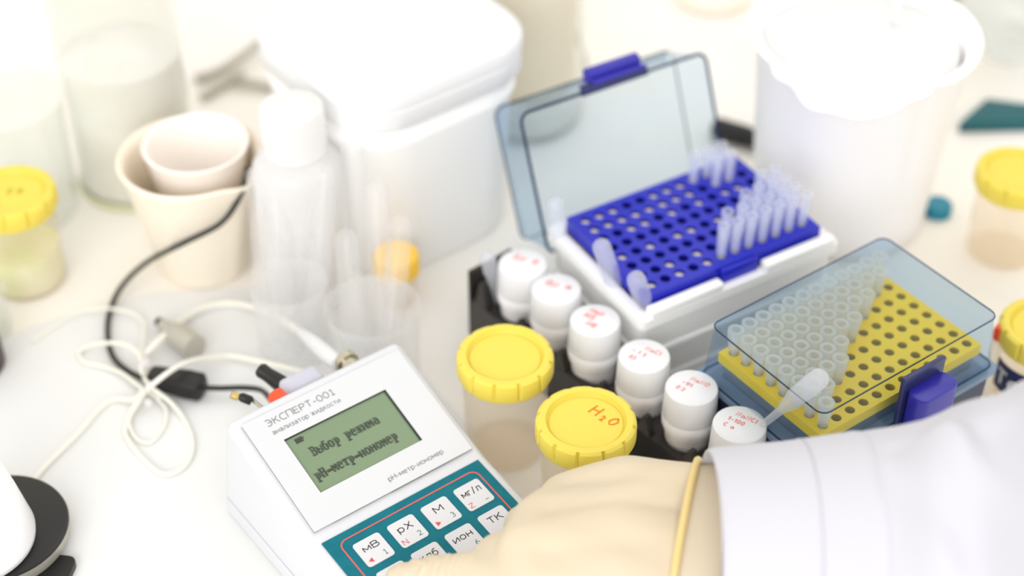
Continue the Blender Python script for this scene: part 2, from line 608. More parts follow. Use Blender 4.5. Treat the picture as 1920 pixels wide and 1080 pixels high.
# pixel font for the display, 7 wide
PX = {
    'В': ["111110", "010011", "010011", "011110", "010011", "010011", "010011", "111110"],
    'ы': ["", "", "110001", "110001", "111101", "110011", "110011", "111101"],
    'б': ["001110", "011000", "111100", "110011", "110011", "110011", "110011", "011110"],
    'о': ["", "", "011110", "110011", "110011", "110011", "110011", "011110"],
    'р': ["", "", "110110", "011011", "011011", "011011", "011110", "011000", "011000", "111100"],
    'е': ["", "", "011110", "110011", "111111", "110000", "110001", "011110"],
    'ж': ["", "", "101101", "101101", "011110", "011110", "101101", "101101"],
    'и': ["", "", "110011", "110011", "110111", "111011", "110011", "110011"],
    'м': ["", "", "110011", "111111", "111111", "101101", "110011", "110011"],
    'а': ["", "", "011110", "000011", "011111", "110011", "110011", "011111"],
    'Н': ["111011", "110011", "110011", "111111", "110011", "110011", "110011", "111011"],
    'н': ["", "", "110011", "110011", "111111", "110011", "110011", "110011"],
    'т': ["", "", "111111", "101101", "001100", "001100", "001100", "011110"],
    '-': ["", "", "", "", "1111111", "1111111"], ' ': [],
}


def lcd_text(mb, s_, u, v, cw, rh, h=-.12, shear=0.0):
    px = cw / 6.9
    for i, ch in enumerate(s_):
        for r_, row in enumerate(PX[ch]):
            for q, bit in enumerate(row):
                if bit == '1':
                    x = u + i * cw + q * px
                    y = -(v + r_ * rh)
                    mb.quad((x, y, h), (x + px * .93, y, h), (x + px * .93, y - rh * .93, h), (x, y - rh * .93, h), TS)


lt = MB()
lcd_text(lt, 'Выбор режима', 8.0, 9.4, 3.22, .66)
lcd_text(lt, 'рН-метр-иономер', 2.8, 21.6, 3.12, .66)
lt.quad((4.4, -1.9, -.12), (8.6, -1.9, -.12), (8.6, -4.8, -.12), (4.4, -4.8, -.12), TS)
lt.quad((8.8, -2.3, -.12), (9.3, -2.3, -.12), (9.3, -3.5, -.12), (8.8, -3.5, -.12), TS)
lt.build('display_text', 'lcdt', scr, recalc=False)
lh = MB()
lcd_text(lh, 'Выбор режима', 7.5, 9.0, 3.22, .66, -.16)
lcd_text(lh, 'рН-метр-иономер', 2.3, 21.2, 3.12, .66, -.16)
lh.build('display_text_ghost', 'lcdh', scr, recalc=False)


def label_on(TT, items, name, mat, parent, weight=.10):
    mb_ = MB()
    for t, x, y, cap, wd, h in items:
        v, f = put_text(t, cap, wd, weight)
        mb_.add(v, f, TT @ Matrix.Translation((x, -y, h)))
    return mb_.build(name, mat, parent, recalc=False)


label_on(TS, [('ЭКСПЕРТ-001', -2.8, -9.8, 3.6, 38.2, H + .08)], 'title_lettering', 'titlec', face, .15)
label_on(TS, [('анализатор жидкости', -2.6, -4.7, 2.55, 38, H + .08)], 'subtitle_lettering', 'titlec', face, .15)
label_on(TS, [('рН-метр-иономер', 31.8, 44.6, 2.6, 31.5, H + .08)], 'model_lettering', 'titlec', face, .15)
# keypad
pad = MB().box(0, 89.5, -96, 0, -.4, .35, TK).build('keypad', 'teal', meter)
rl = MB()
pts_o = rrect(79, 86, 4.5, 6, 45.3, -47.0)
pts_i = rrect(77.6, 84.6, 3.8, 6, 45.3, -47.0)
nn = len(pts_o)
rl.add([(x, y, .45) for x, y in pts_o] + [(x, y, .45) for x, y in pts_i], [(i, (i + 1) % nn, nn + (i + 1) % nn, nn + i) for i in range(nn)], TK)
rl.build('border_line', 'redl', pad, recalc=False)
KEYS = [['мВ', 'рХ', 'М', 'мг/л'], ['', 'клб', 'ион', 'ТК'], ['', '', '', ''], ['', '', '', '']]
KW = {'мВ': 8.2, 'рХ': 7.6, 'М': 4.4, 'мг/л': 10.2, 'клб': 9.2, 'ион': 10.0, 'ТК': 7.6}
DIG = {(0, 0): '1', (0, 1): '2', (0, 2): '3', (0, 3): '_', (1, 2): '6'}
for r_ in range(4):
    for q in range(4):
        kx, ky = 10.4 + q * 19.05, 9.2 + r_ * 19.6
        kb = MB().prism(rrect(14.6, 15.2, 1.6, 4, kx + 7.3, -ky - 7.6), .3, .75, TK).build('key', 'keyw', pad)
        t = KEYS[r_][q]
        if t:
            wd = KW[t]
            label_on(TK, [(t, kx + 7.3 - wd / 2, ky + 6.9, 3.7, wd, .85)], 'key_lettering', 'ink', kb, .12)
        if (r_, q) in DIG:
            label_on(TK, [(DIG[(r_, q)], kx + 10.4, ky + 13.1, 3.0, None, .85)], 'key_number', 'inkt', kb)
        if r_ == 0:
            m2 = MB()
            if q == 0:
                m2.add([(kx + 1.6, -ky - 12.2, .85), (kx + 4.0, -ky - 10.8, .85), (kx + 4.0, -ky - 13.6, .85)], [(0, 1, 2)], TK)
            if q == 2:
                m2.add([(kx + 4.0, -ky - 12.2, .85), (kx + 1.6, -ky - 10.8, .85), (kx + 1.6, -ky - 13.6, .85)], [(0, 1, 2)], TK)
            if q == 1:
                v, f = put_text('N', 2.9, 2.4)
                m2.add(v, f, TK @ Matrix.Translation((kx + 1.5, -ky - 13.8, .85)))
            if q == 3:
                v, f = put_text('Z', 2.9, 2.3)
                m2.add(v, f, TK @ Matrix.Translation((kx + 1.5, -ky - 13.8, .85)))
            m2.build('key_symbol', 'inkr', kb, recalc=False)

# sockets in the meter's back (local frame: x = u, y back)
def bp(u, y, z): return (u, y, z)
con = MB()
T = rod_T((58, 24, 50), (58, 38, 51))
con.lathe([(0, 0), (6.2, 0), (6.2, 3), (5, 3), (5, 10), (6.4, 10), (6.4, 14), (3, 14), (0, 14)], 24, T)
con.build('silver_socket', 'metal', meter)
con = MB()
con.lathe([(0, 0), (4.6, 0), (4.6, 8), (0, 8)], 20, rod_T((14, 23, 55.5), (14, 32, 56.5)))
con.build('orange_socket', 'orange', meter)

# coax plug with grey body and black boot, plugged in the back
plug = thing('adapter_plug', 'pale grey plug with black boot in the back of the pH meter', 'plug', (P0.x, P0.y, 0), YAW)
MB().box(21, 43, 30.5, 43, 39, 54).build('plug_body', 'lgrey', plug, bevel=3, bseg=3)
MB().lathe([(0, 0), (4.6, 0), (4.2, 4), (3.7, 9), (4.0, 13), (3, 14.5), (0, 14.5)], 20, rod_T((24, 43, 49), (18, 57, 54))).build('rubber_boot', 'black', plug)
MB().lathe([(0, 0), (3.6, 0), (3.6, 4), (0, 4)], 16, rod_T((46, 26, 49), (43, 34, 51))).build('brass_pin', 'brass', plug)
plug2 = thing('banana_plug', 'small black and brass plug left of the grey plug', 'plug', (P0.x, P0.y, 0), YAW)
MB().tube([(12, 24, 47), (8, 34, 48), (6, 42, 50)], 1.1, 8).build('pin', 'metal', plug2)
MB().lathe([(0, 0), (2.4, 0), (2.4, 5), (1.5, 6.5), (0, 6.5)], 16, rod_T((5, 41, 50), (1, 44, 53))).build('plug_body', 'black', plug2)
MB().lathe([(0, 0), (2.0, 0), (2.0, 4), (0, 4)], 16, rod_T((1, 46, 51), (-2.5, 49, 53))).build('brass_tip', 'brass', plug2)

# ---------------------------------------------------------------- cables
PXC = [(464, 312), (460, 336), (446, 376), (412, 420), (345, 455), (275, 492), (226, 540), (204, 592), (203, 640), (214, 672), (238, 694), (262, 707), (285, 716)]
ZC = [86, 80, 62, 46, 28, 14, 6, 3, 3, 3, 4, 5, 6]
ctop = at(356, 285, 78)
pts = [at(x, y, z) for (x, y), z in zip(PXC, ZC)]
for k_, p_ in enumerate(pts):
    if k_ > 0:
        while p_.z < 95 and (Vector((p_.x, p_.y)) - Vector((ctop.x, ctop.y - 3))).length < 27.5 + 13.5 * min(1, p_.z / 76) + 2.2 and k_ < 7:
            p_ = at(*PXC[k_], p_.z + 1)
    pts[k_] = p_
bc = thing('black_cable', 'black cable curving from the beige cup to the pH meter', 'cable')
MB().tube(pts, 1.55, 10).build('cord', 'cable', bc)
a, b = at(283, 706, 8), at(382, 727, 8)
T = rod_T(a, b)
ib = MB()
L = (b - a).length
loft(ib, [[(x, y, z) for x, y in rrect(w_, h_, 2.5)] for z, w_, h_ in ((0, 10, 9), (2, 11, 10), (L * .62, 13.5, 11.5), (L * .68, 13.5, 12), (L * .95, 13, 12), (L, 10, 9))], T=T)
ib.build('cable_joint', 'black', bc, ang=50)
MB().lathe([(0, -3), (4.2, -3), (5, 0), (0, 0)], 20, T).build('steel_ring', 'grey', bc)
MB().tube([at(382, 727, 8), at(415, 728, 8), at(455, 727, 8), at(488, 731, 14), at(505, 746, 26), at(514, 762, 34)], 1.55, 10).build('cord', 'cable', bc)

wc = thing('electrode_cable', 'thick cream cable arching to the silver socket of the pH meter', 'cable')
MB().tube([at(634, 682, 52), at(612, 664, 47), at(585, 640, 38), at(563, 622, 28)], [3.9, 4.4, 3.8, 2.2], 14).build('cable_sleeve', 'tissue', wc)
MB().tube([at(565, 624, 29), at(536, 604, 18), at(500, 584, 8), at(440, 569, 3), at(385, 576, 3), at(345, 598, 4), at(310, 628, 8), at(285, 652, 8), at(268, 672, 4)], 2.0, 10).build('cord', 'wcable', wc)


def z5(x, y, z=2): return at(160 + x * .3148, 560 + y * .3148, z)


def wire(name, label, pts_, r=1.1, mat='wcable'):
    o = MB().tube(pts_, r, 8).build(name, mat)
    return tag(o, label, 'cable')


wire('cream_wire', 'thin cream wire looping right of the cable knot', [z5(385, 525, 13), z5(500, 610, 5), z5(590, 720, 2), z5(640, 850, 2), z5(620, 960, 2), z5(545, 1030, 2), z5(450, 1040, 2), z5(350, 960, 2), z5(275, 870, 2), z5(238, 790, 2), z5(262, 700, 3), z5(310, 600, 5), z5(345, 530, 6)], 1.25)
wire('cream_wire', 'thin cream wire making the small loop across the black cable', [z5(385, 520, 10), z5(335, 430, 9), z5(322, 340, 9), z5(255, 282, 9), z5(180, 265, 9), z5(80, 268, 7), z5(0, 290, 3), z5(-40, 330, 2), z5(0, 380, 2), z5(90, 400, 2), z5(210, 440, 3), z5(320, 520, 4), z5(450, 600, 4)], 1.2)
wire('cream_wire', 'cream wire passing over the black cable joint to the pH meter', [z5(370, 540, 11), z5(440, 480, 19), z5(540, 410, 19), z5(640, 368, 15), z5(760, 350, 8), z5(900, 345, 4), at(540, 690, 12), at(598, 704, 40)], 1.5)
wire('cream_wire', 'pale cream wire running from the knot to the lower left', [z5(390, 535, 6), z5(290, 600, 4), z5(180, 600, 2), z5(90, 650, 2), z5(-40, 800, 2), at(80, 880, 2), at(40, 935, 2)], 1.5)
wire('cream_wire', 'faint cream wire above the knot, crossing the black cable near its bend', [z5(330, 350, 6), z5(345, 250, 5), z5(350, 150, 4), z5(290, 90, 4), z5(180, 62, 6.5), z5(60, 62, 4), at(140, 590, 2), at(60, 640, 2)], .9)
wire('cream_wire', 'short cream wire hanging in the middle of the big loop', [z5(360, 560, 6), z5(320, 620, 5), z5(262, 720, 4), z5(280, 800, 2), z5(330, 850, 2), z5(400, 850, 2), z5(470, 760, 2), z5(480, 660, 3), z5(420, 590, 4)], .9)
tie = MB()
for (x, y, z, r_) in ((355, 385, 10, 3.4), (385, 520, 13, 2.6), (375, 620, 7, 2.4)):
    tie.lathe([(0, -r_), (r_ * .7, -r_ * .7), (r_, 0), (r_ * .7, r_ * .7), (0, r_)], 12, Matrix.Translation(z5(x, y, z)))
tag(tie.build('cable_tie', 'bottle'), 'cloudy plastic tie holding the cream wires in a knot', 'cable tie')
bn = thing('metal_connector', 'loose silver cable connector lying above the cable knot', 'connector')
a, b = at(304, 608, 6), at(366, 652, 8)
T = rod_T(a, b)
L = (b - a).length
MB().lathe([(0, 0), (3.4, 0), (3.4, 6), (2.6, 7), (5.5, 9), (7.2, L * .5), (7.2, L), (4, L), (0, L)], 24, T).build('sleeve', 'grey', bn)
MB().lathe([(0, -4), (2.6, -4), (2.9, 0), (0, 0)], 16, T).build('black_tip', 'black', bn)

# ---------------------------------------------------------------- jars
def yellow_jar(name, label, px, py, zt, rot=0, group=None, contents=None, r=24.6, capmat='yellow'):
    c = at(px, py, zt)
    t = thing(name, label, 'jar', (c.x, c.y, 0), rot, group)
    k = r / 24.6

    def mod(rr, z, a_):
        if rr > 23 * k and z > zt - 3.5:
            s_ = abs(((a_ / (2 * PI) * 12 + .5) % 1) - .5)
            return rr - (2.0 * k * math.exp(-(s_ / .06) ** 2))
        return rr
    MB().lathe([(0, zt - 2.4), (17.6 * k, zt - 2.4), (18.3 * k, zt - 3.0), (19.0 * k, zt - 2.2), (19.6 * k, zt), (22.6 * k, zt), (24.1 * k, zt - 1.0), (24.6 * k, zt - 3), (24.6 * k, zt - 9.5), (23.6 * k, zt - 12), (21.6 * k, zt - 12.4), (21.4 * k, zt - 5), (0, zt - 5)],
               144, None, mod).build('screw_cap', capmat, t, ang=28)
    MB().lathe([(20 * k, zt - 5.5), (20.6 * k, zt - 5.5), (20.6 * k, zt - 14), (22 * k, zt - 17), (21 * k, 3), (19.5 * k, 0.4), (0, 0.4), (0, 1.6), (19 * k, 1.6), (20.2 * k, 4), (21.2 * k, zt - 17), (20 * k, zt - 14)], 48).build('jar_body', 'jarp', t)
    if contents:
        MB().lathe([(0, 1.8), (18.6 * k, 1.8), (19.8 * k, 5), (20.2 * k, contents[0]), (0, contents[0] + 2)], 40).build('contents', contents[1], t)
    return t, c


j1, c1 = yellow_jar('yellow_capped_jar', 'clear jar with blank yellow screw cap, nearest the front row of white jars', 947, 664, 65, .3)
j1['label'] = 'clear jar with plain unmarked yellow cap between pH meter and black rack'
j2, c2 = yellow_jar('yellow_capped_jar', 'clear jar with yellow cap marked H2O in orange ink', 1099, 786, 65, -.2)


def stroke(letters, size, wd, gap=1.2, jitter=.0, rnd=None):
    G = {'H': [[(0, 0), (.15, 1)], [(.6, 0), (.75, 1)], [(.08, .5), (.68, .55)]],
         'N': [[(0, 0), (.1, 1), (.55, 0), (.65, 1)]], 'a': [[(.5, .5), (.2, .55), (0, .3), (.15, 0), (.42, .12), (.5, .5), (.58, 0)]],
         'C': [[(.6, .85), (.35, 1), (.05, .7), (0, .3), (.25, 0), (.6, .15)]], 'l': [[(.1, 1), (.05, .1), (.2, 0)]],
         'O': [[(.5, 1), (.15, .75), (0, .3), (.2, 0), (.5, .15), (.7, .6), (.5, 1)]],
         '2': [[(0, .75), (.25, 1), (.5, .75), (.3, .35), (0, 0), (.55, .05)]], '1': [[(0, .7), (.25, 1), (.2, 0)]],
         '0': [[(.3, 1), (.05, .6), (.1, .1), (.35, 0), (.55, .4), (.5, .9), (.3, 1)]], ':': [[(.1, .6), (.16, .7)], [(.1, .15), (.16, .25)]],
         '-': [[(0, .45), (.5, .5)]], 'M': [[(0, 0), (.1, 1), (.35, .4), (.65, 1), (.75, 0)]], '3': [[(0, .9), (.4, 1), (.3, .55), (.5, .3), (.3, 0), (0, .1)]],
         'S': [[(.5, .9), (.2, 1), (.05, .7), (.45, .35), (.3, 0), (0, .1)]], '(': [[(.3, 1), (.05, .5), (.3, 0)]], ' ': []}
    out = []
    x = 0
    for ch in letters:
        for st in G.get(ch, []):
            out.append([(x + p[0] * size, p[1] * size) for p in st])
        mx = max([p[0] for st in G.get(ch, [[(.3, 0)]]) for p in st] or [.3])
        x += (mx + .28) * size
    return out, x


def handwriting(lines, parent, z, ang, mat, wd, name='handwriting'):
    mb_ = MB()
    Tr = Matrix.Translation((0, 0, z)) @ Matrix.Rotation(ang, 4, 'Z')
    for (t, x, y, sz) in lines:
        sts, _ = stroke(t, sz, wd)
        for k, st in enumerate(sts):
            mb_.ribbon([(x + p[0], y + p[1]) for p in st], wd, Tr @ Matrix.Translation((0, 0, .004 * k)))
    return mb_.build(name, mat, parent, recalc=False)


handwriting([('H', -3.5, 6.5, 6.6), ('2', 3.6, 5.6, 3.6), ('O', 8.2, 6.0, 5.6)], j2, 62.75, R(-38) + .2, 'markero', .85)

# left and right yellow capped jars
j3, c3 = yellow_jar('yellow_capped_jar', 'yellow capped jar with green flecks at the left edge of the bench', 16, 357, 65, .1, contents=(26, 'green'), r=26)
handwriting([('S', -2, 0, 5), ('0', 4, 1, 4), ('N', -12, -9, 5), ('a', -6, -10, 4)], j3, 62.75, R(-10), 'markerg', 1.6)
j4, c4 = yellow_jar('yellow_capped_jar', 'clear jar with yellow cap behind the teal cap at the right edge', 1912, 318, 60, .5)
j5, c5_ = yellow_jar('yellow_capped_jar', 'yellow capped jar with navy label right of the yellow tip box', 1965, 610, 52, .2)
lb = MB()
for k in range(12):
    a0, a1 = R(175 + k * 8), R(175 + (k + 1) * 8)
    lb.quad(*[(22.6 * math.cos(a_), 22.6 * math.sin(a_), z_) for a_, z_ in ((a0, 14), (a1, 14), (a1, 33), (a0, 33))])
lbo = lb.build('navy_label', 'navyl', j5, recalc=False)
v, f = put_text('Тест', 9, 30, .2)
lt_ = MB()
lt_.add([(23.0 * math.cos(R(182) + p[0] / 22.9), 23.0 * math.sin(R(182) + p[0] / 22.9), 19 + p[1]) for p in v], f)
lt_.build('label_lettering', 'keyw', lbo, recalc=False)
rt = at(1881, 596, 56)
tag(MB().lathe([(0, 0), (3.2, 0), (3.4, 5), (2.6, 8), (0, 8)], 16).build('red_tube_cap', 'orange', loc=(rt.x, rt.y, 42)), 'small orange red cap at the right corner of the yellow tip box', 'cap')
tag(MB().lathe([(0, 0), (3.0, 0), (3.0, 41.5), (0, 41.5)], 16).build('thin_tube', 'tipw', loc=(rt.x, rt.y, .3)), 'thin cloudy tube standing under the orange red cap', 'tube')

# amber capped vial seen through the test tubes
cA = at(742, 470, 36)
va = thing('amber_capped_vial', 'small clear vial with amber cap behind the test tubes', 'vial', (cA.x, cA.y, 0))
MB().lathe([(0, 34), (12, 34), (13.4, 32), (13.4, 22), (12, 22), (0, 22)], 40).build('screw_cap', 'amber', va)
MB().lathe([(11, 22), (11.6, 4), (10.5, .4), (0, .4), (0, 1.2), (10, 1.4), (10.6, 4), (10.2, 22)], 32).build('vial_body', 'jarp', va)

# white capped sample jars in the black rack
wpx = [(980, 494), (1043, 541), (1116, 600), (1208, 667), (1297, 726), (1387, 795)]
w0, w5 = at(*wpx[0], 60), at(*wpx[5], 60)
dv = Vector((w5.x - w0.x, w5.y - w0.y, 0)).normalized()
rang = math.atan2(dv.y, dv.x)
WL = ['white screw jar with faint red scribble, first in the black rack by the open lid',
      'white screw jar with faint red scribble, second in the black rack',
      'white screw jar with smudged red lines, third in the black rack',
      'white screw jar with thin red lettering, fourth in the rack, beside the tip box corner',
      'white screw jar with three rows of red lettering behind the rack notch',
      'white screw jar with red lettering partly hidden by the coat sleeve']
proto = None
jc = []
for i, (x, y) in enumerate(wpx):
    c = at(x, y, 60)
    jc.append(c)
    t = thing('white_jar', WL[i], 'jar', (c.x, c.y, 24.2 if False else 4), rang, 'white sample jars in the black rack')
    MB().lathe([(0, 56), (12.2, 56), (12.9, 55.6), (13.2, 54.6), (13.8, 40), (13.6, 39), (0, 39)], 44).build('screw_cap', 'white', t, ang=40)
    MB().lathe([(0, 38.9), (13.3, 38.9), (13.9, 37.5), (13.7, 33), (12.3, 29), (11.8, 26), (11.5, 1), (10.5, 0), (0, 0)], 44).build('jar_body', 'bucket', t, ang=40)
    a_ = R(-33) - rang
    if i < 3:
        handwriting(([('SN', -7, 1, 4.2), ('0', 4, 3, 3.6)], [('0N', -7, 0, 4.2), ('a', 3.5, 3, 4.4)], [('NaN', -6, 4.4, 3), ('HS', -6.5, -.8, 3.6), ('N0', -2.5, -5.8, 3.4)])[i], t, 56.08, a_, 'markerp', 1.3)
    elif i == 3:
        handwriting([('NaCl', -2.0, 4.2, 3.0), ('- 1 2', -7, -.6, 2.5), ('03', -6, -5.4, 2.5)], t, 56.08, a_, 'marker', .55)
    elif i == 4:
        handwriting([('NaNO', -3.2, 4.3, 2.9), ('-1M', -5.5, -.2, 2.5), ('0:2', -6.5, -4.8, 2.5)], t, 56.08, a_, 'marker', .5)
    else:
        handwriting([('NaNCl', -4.4, 4.4, 2.9), ('1-100', -6.5, -.4, 2.6), ('C a', -6.5, -5.0, 2.6)], t, 56.08, a_, 'marker', .5)
mid = (jc[0] + jc[5]) / 2
rk = thing('jar_rack', 'black plastic rack holding the row of white jars', 'rack', (mid.x, mid.y, 0), rang)
pitch = (jc[5] - jc[0]).length / 5
RL = pitch * 5 + 52
mb = MB()
plate_holes(mb, RL, 31.5, 6, 1, pitch, 12.5, 28, 16, cy=0, seg=24)
mb.box(-RL / 2, RL / 2, -16.5, -15, 1, 27.9)
mb.box(-RL / 2, RL / 2, 13.5, 15, 1, 27.9)
mb.box(-RL / 2, -RL / 2 + 1.5, -16.5, 15, 1, 27.9)
mb.box(RL / 2 - 1.5, RL / 2, -16.5, 15, 1, 27.9)
mb.box(-RL / 2, RL / 2, -16.5, 15, .7, 3.6)
mb.build('rack_body', 'rack', rk, recalc=False)
for k in range(7):
    x = -pitch * 2.5 - pitch / 2 + k * pitch
    hh = 45 if k else 50
    yy = -14
    m2 = MB()
    m2.add([(x - 5, yy - 2.4, 28), (x + 5, yy - 2.4, 28), (x + 1.2, yy - 2.4, hh - 6), (x - 1.0, yy - 2.4, hh - 6),
            (x - 5, yy + 1.6, 28), (x + 5, yy + 1.6, 28), (x + 1.2, yy + 1.6, hh - 6), (x - 1.0, yy + 1.6, hh - 6)],
           [(0, 1, 2, 3), (7, 6, 5, 4), (0, 4, 5, 1), (1, 5, 6, 2), (2, 6, 7, 3), (3, 7, 4, 0)])
    m2.build('rack_fin', 'rack', rk)
MB().prism([(-RL / 2 - 1, -16.5), (-RL / 2 + 1.5, -16.5), (-RL / 2 + 1.5, 14), (-RL / 2 - 1, 14)], 1, 47).build('end_wall', 'rack', rk, bevel=.5)


# ---------------------------------------------------------------- transfer pipettes
def pipette(label, top, bot, r=5.2, bulb=.45):
    a_, b_ = Vector(bot), Vector(top)
    L_ = (b_ - a_).length
    T_ = rod_T(a_, b_)
    s0 = L_ * (1 - bulb)
    o = MB().lathe([(0, 0), (1.5, 0), (1.9, s0 * .5), (2.3, s0 - 7), (r * .75, s0 - 1), (r * .8, s0 + 2), (r, s0 + 5), (r, L_ - r * .9), (r * .85, L_ - r * .4), (r * .5, L_ - r * .1), (0, L_)], 24, T_).build('transfer_pipette', 'pip', ang=60)
    tag(o, label, 'pipette', 'transfer pipettes')
    return o


pipette('upright clear pipette at the far left end of the black rack', at(913, 474, 66), at(934, 575, 24), 4.2)
pipette('clear pipette in front of the blue lid corner beside the white tip box', at(1040, 372, 84), at(1058, 545, 22), 4.8)
pipette('clear pipette leaning on the left side of the blue tip rack', at(1124, 450, 88), at(1166, 575, 46), 4.9, .7)
pipette('clear pipette at the near corner of the blue tip rack', at(1189, 512, 84), at(1216, 590, 56), 5.0, .75)
pipette('cloudy pipette with bulb leaning over the yellow tip box', at(1545, 702, 108), at(1408, 815, 50), 5.0, .46)


# ---------------------------------------------------------------- tip boxes
def lid_shell(L_, W_, Hh, t_, name, mat, parent, bow=0, T=None, edge=(1.0, .5), top_in=2.0, emat='lide'):
    """open box of wall t_, mouth at z=0, top at z=Hh, x centred, y from 0 to -W_"""
    def ring(l_, w_, z, off=0, r_=5):
        pts_ = rrect(l_ - 2 * off, w_ - 2 * off, max(r_ - off, 1), 4, 0, -W_ / 2)
        out = []
        for x, y in pts_:
            b_ = bow * (1 - (2 * x / L_) ** 2) if y < -W_ / 2 - W_ * .3 else 0
            out.append((x, y - b_, z))
        return out
    mb_ = MB()
    loft(mb_, [ring(L_ + 0, W_, 0), ring(L_ - top_in, W_ - top_in, Hh * .92), ring(L_ - top_in - 2, W_ - top_in - 2, Hh),
               ], False, True, T)
    o = mb_.build(name, mat, parent, ang=30)
    # dark tubes along mouth and top edge: internal-reflection darkening put into the colour
    e = MB()
    for z, wdt, lo_ in ((0, edge[0], ring(L_, W_, 0)), (Hh, edge[1], ring(L_ - top_in, W_ - top_in, Hh * .96))):
        pts_ = [Vector(p) for p in lo_]
        pts_.append(pts_[0])
        e.tube(pts_, wdt, 6, 0, T)
    e.build('lid_edge_darkening', emat, o, ang=60)
    return o


def make_rack_plate(L_, W_, z, th, mat, wellmat, parent, depth=7, T=None, r=3.0):
    mb_ = MB()
    plate_holes(mb_, L_, W_, 12, 8, 9, r, z, .8, T=T)
    pts_ = rrect(L_, W_, .4, 2)
    loft(mb_, [[(x, y, z - th) for x, y in pts_], [(x, y, z) for x, y in pts_]], False, False, T)
    o = mb_.build('tip_rack_plate', mat, parent, recalc=False, ang=40)
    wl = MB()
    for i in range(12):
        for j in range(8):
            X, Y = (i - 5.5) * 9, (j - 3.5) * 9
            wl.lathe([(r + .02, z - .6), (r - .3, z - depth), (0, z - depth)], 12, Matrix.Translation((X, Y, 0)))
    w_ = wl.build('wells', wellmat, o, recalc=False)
    return o


YB = R(31)
bx = thing('blue_tip_box', 'white based pipette tip box with open blue lid and blue rack', 'tip box', (98.7, 735.0, -5), YB)
# base
bs = MB()
loft(bs, [[(x, y, z) for x, y in rrect(l_, w_, 4, 4)] for l_, w_, z in
          ((126, 88, 5.3), (127, 89, 8), (127, 89, 18), (124, 86, 19), (125, 87, 36), (128, 90, 37), (128, 90, 40), (125, 87, 41), (126, 88, 58), (131, 94, 60), (131, 94, 66), (117, 81, 66), (117, 81, 52))], True, True)
bs.build('box_base', 'base', bx, ang=30)
MB().box(-59, -13, -47, -40.6, 66, 71).build('front_rim_tab', 'base', bx, bevel=1.2)
MB().box(15, 62, -47, -40.6, 66, 71).build('front_rim_tab', 'base', bx, bevel=1.2)
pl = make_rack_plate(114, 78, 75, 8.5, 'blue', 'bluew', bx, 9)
MB().box(-11, 13, -42.2, -39.0, 64, 74.5).build('plate_tab', 'blue', pl, bevel=.8)
cells = [(0, 0), (0, 3), (0, 6), (0, 7), (1, 6), (1, 7), (2, 0), (2, 1), (2, 3), (2, 5), (2, 6), (2, 7), (3, 5), (3, 6), (4, 0), (4, 1), (4, 3), (4, 6), (5, 3), (5, 5), (5, 6), (5, 7), (6, 6), (6, 7), (7, 3), (7, 5), (7, 6), (7, 7), (8, 7), (9, 3), (9, 5), (9, 6), (10, 3), (10, 4), (10, 5), (10, 6)]
pg = None
for i, j in cells:
    if pg is None:
        pg = MB().lathe([(0, 0), (2.6, 0), (2.6, -3), (0, -3)], 14).build('hole_plug', 'plug', pl)
        q = pg
    else:
        q = pg.copy()
        col.objects.link(q)
        q.parent = pl
    q.location = Vector(((i - 5.5) * 9, (j - 3.5) * 9, 73.0)) * S
# hinged lid, thrown back
lidE = bpy.data.objects.new('lid', None)
TL = Matrix.Translation((0, 48.5, 45)) @ Matrix.Rotation(-R(113), 4, 'X')
ls = lid_shell(124, 81, 34, 1.6, 'hinged_lid', 'lid', bx, 5, TL)
bpy.data.objects.remove(lidE)
lt2 = MB()
lt2.box(-17, 17, -88.5, -86.2, -9, 7, TL)
lt2.tube([(-17, -90.5, 0), (17, -90.5, 0)], 4.2, 16, 0, TL)
lt2.build('latch', 'navy', ls, bevel=.6)
MB().box(-22, 22, -86.3, -80, -1.5, 1.5, TL).build('latch_mount', 'navyd', ls, bevel=.5)

# tips
tipm = None


def tip_proto(name, mat, label, cat, group, L_up, r_top, r_bot, below):
    o = MB().lathe([(r_top * .55, L_up), (r_top, L_up), (r_top, L_up - 3), (r_bot, 0), (r_bot * .8, -below), (r_bot * .3, -below), (r_top * .55, L_up - 4)], 14).build(name, mat, ang=60)
    return tag(o, label, cat, group)


def box_point(c, yaw, i, j, z):
    x, y = (i - 5.5) * 9, (j - 3.5) * 9
    return Vector((c[0] + x * math.cos(yaw) - y * math.sin(yaw), c[1] + x * math.sin(yaw) + y * math.cos(yaw), z))


tp = tip_proto('pipette_tip', 'tip', 'frosted pipette tip standing at the right front of the blue rack', 'pipette tip', 'pipette tips in the right front of the blue rack', 20.5, 3.4, 2.6, 8)
ORD = ['first', 'second', 'third', 'fourth', 'fifth', 'sixth', 'seventh', 'eighth', 'ninth', 'tenth', 'eleventh', 'twelfth']
first = True
for j, i0 in ((0, 5), (1, 6), (2, 8), (3, 10)):
    for i in range(i0, 12):
        o = tp if first else tp.copy()
        if not first:
            col.objects.link(o)
        first = False
        o.location = box_point((98.7, 735.0), YB, i, j, 70) * S
        o.rotation_euler = (random.uniform(-.04, .04), random.uniform(0, .05), 0)
        o['label'] = 'frosted tip in the blue rack, %s from left in the %s row from front' % (ORD[i - i0], ORD[j])
for i, j, lab in ((8, 7, 'leftmost in the back row'), (9, 7, 'middle of the back row'), (10, 7, 'rightmost in the back row'), (9, 6, 'left one in front'), (10, 6, 'right one in front')):
    o = tp.copy()
    col.objects.link(o)
    o.location = box_point((98.7, 735.0), YB, i, j, 68) * S
    o['label'] = 'frosted tip in the small cluster by the lid hinge, ' + lab
    o['group'] = 'pipette tips in the back corner of the blue rack'

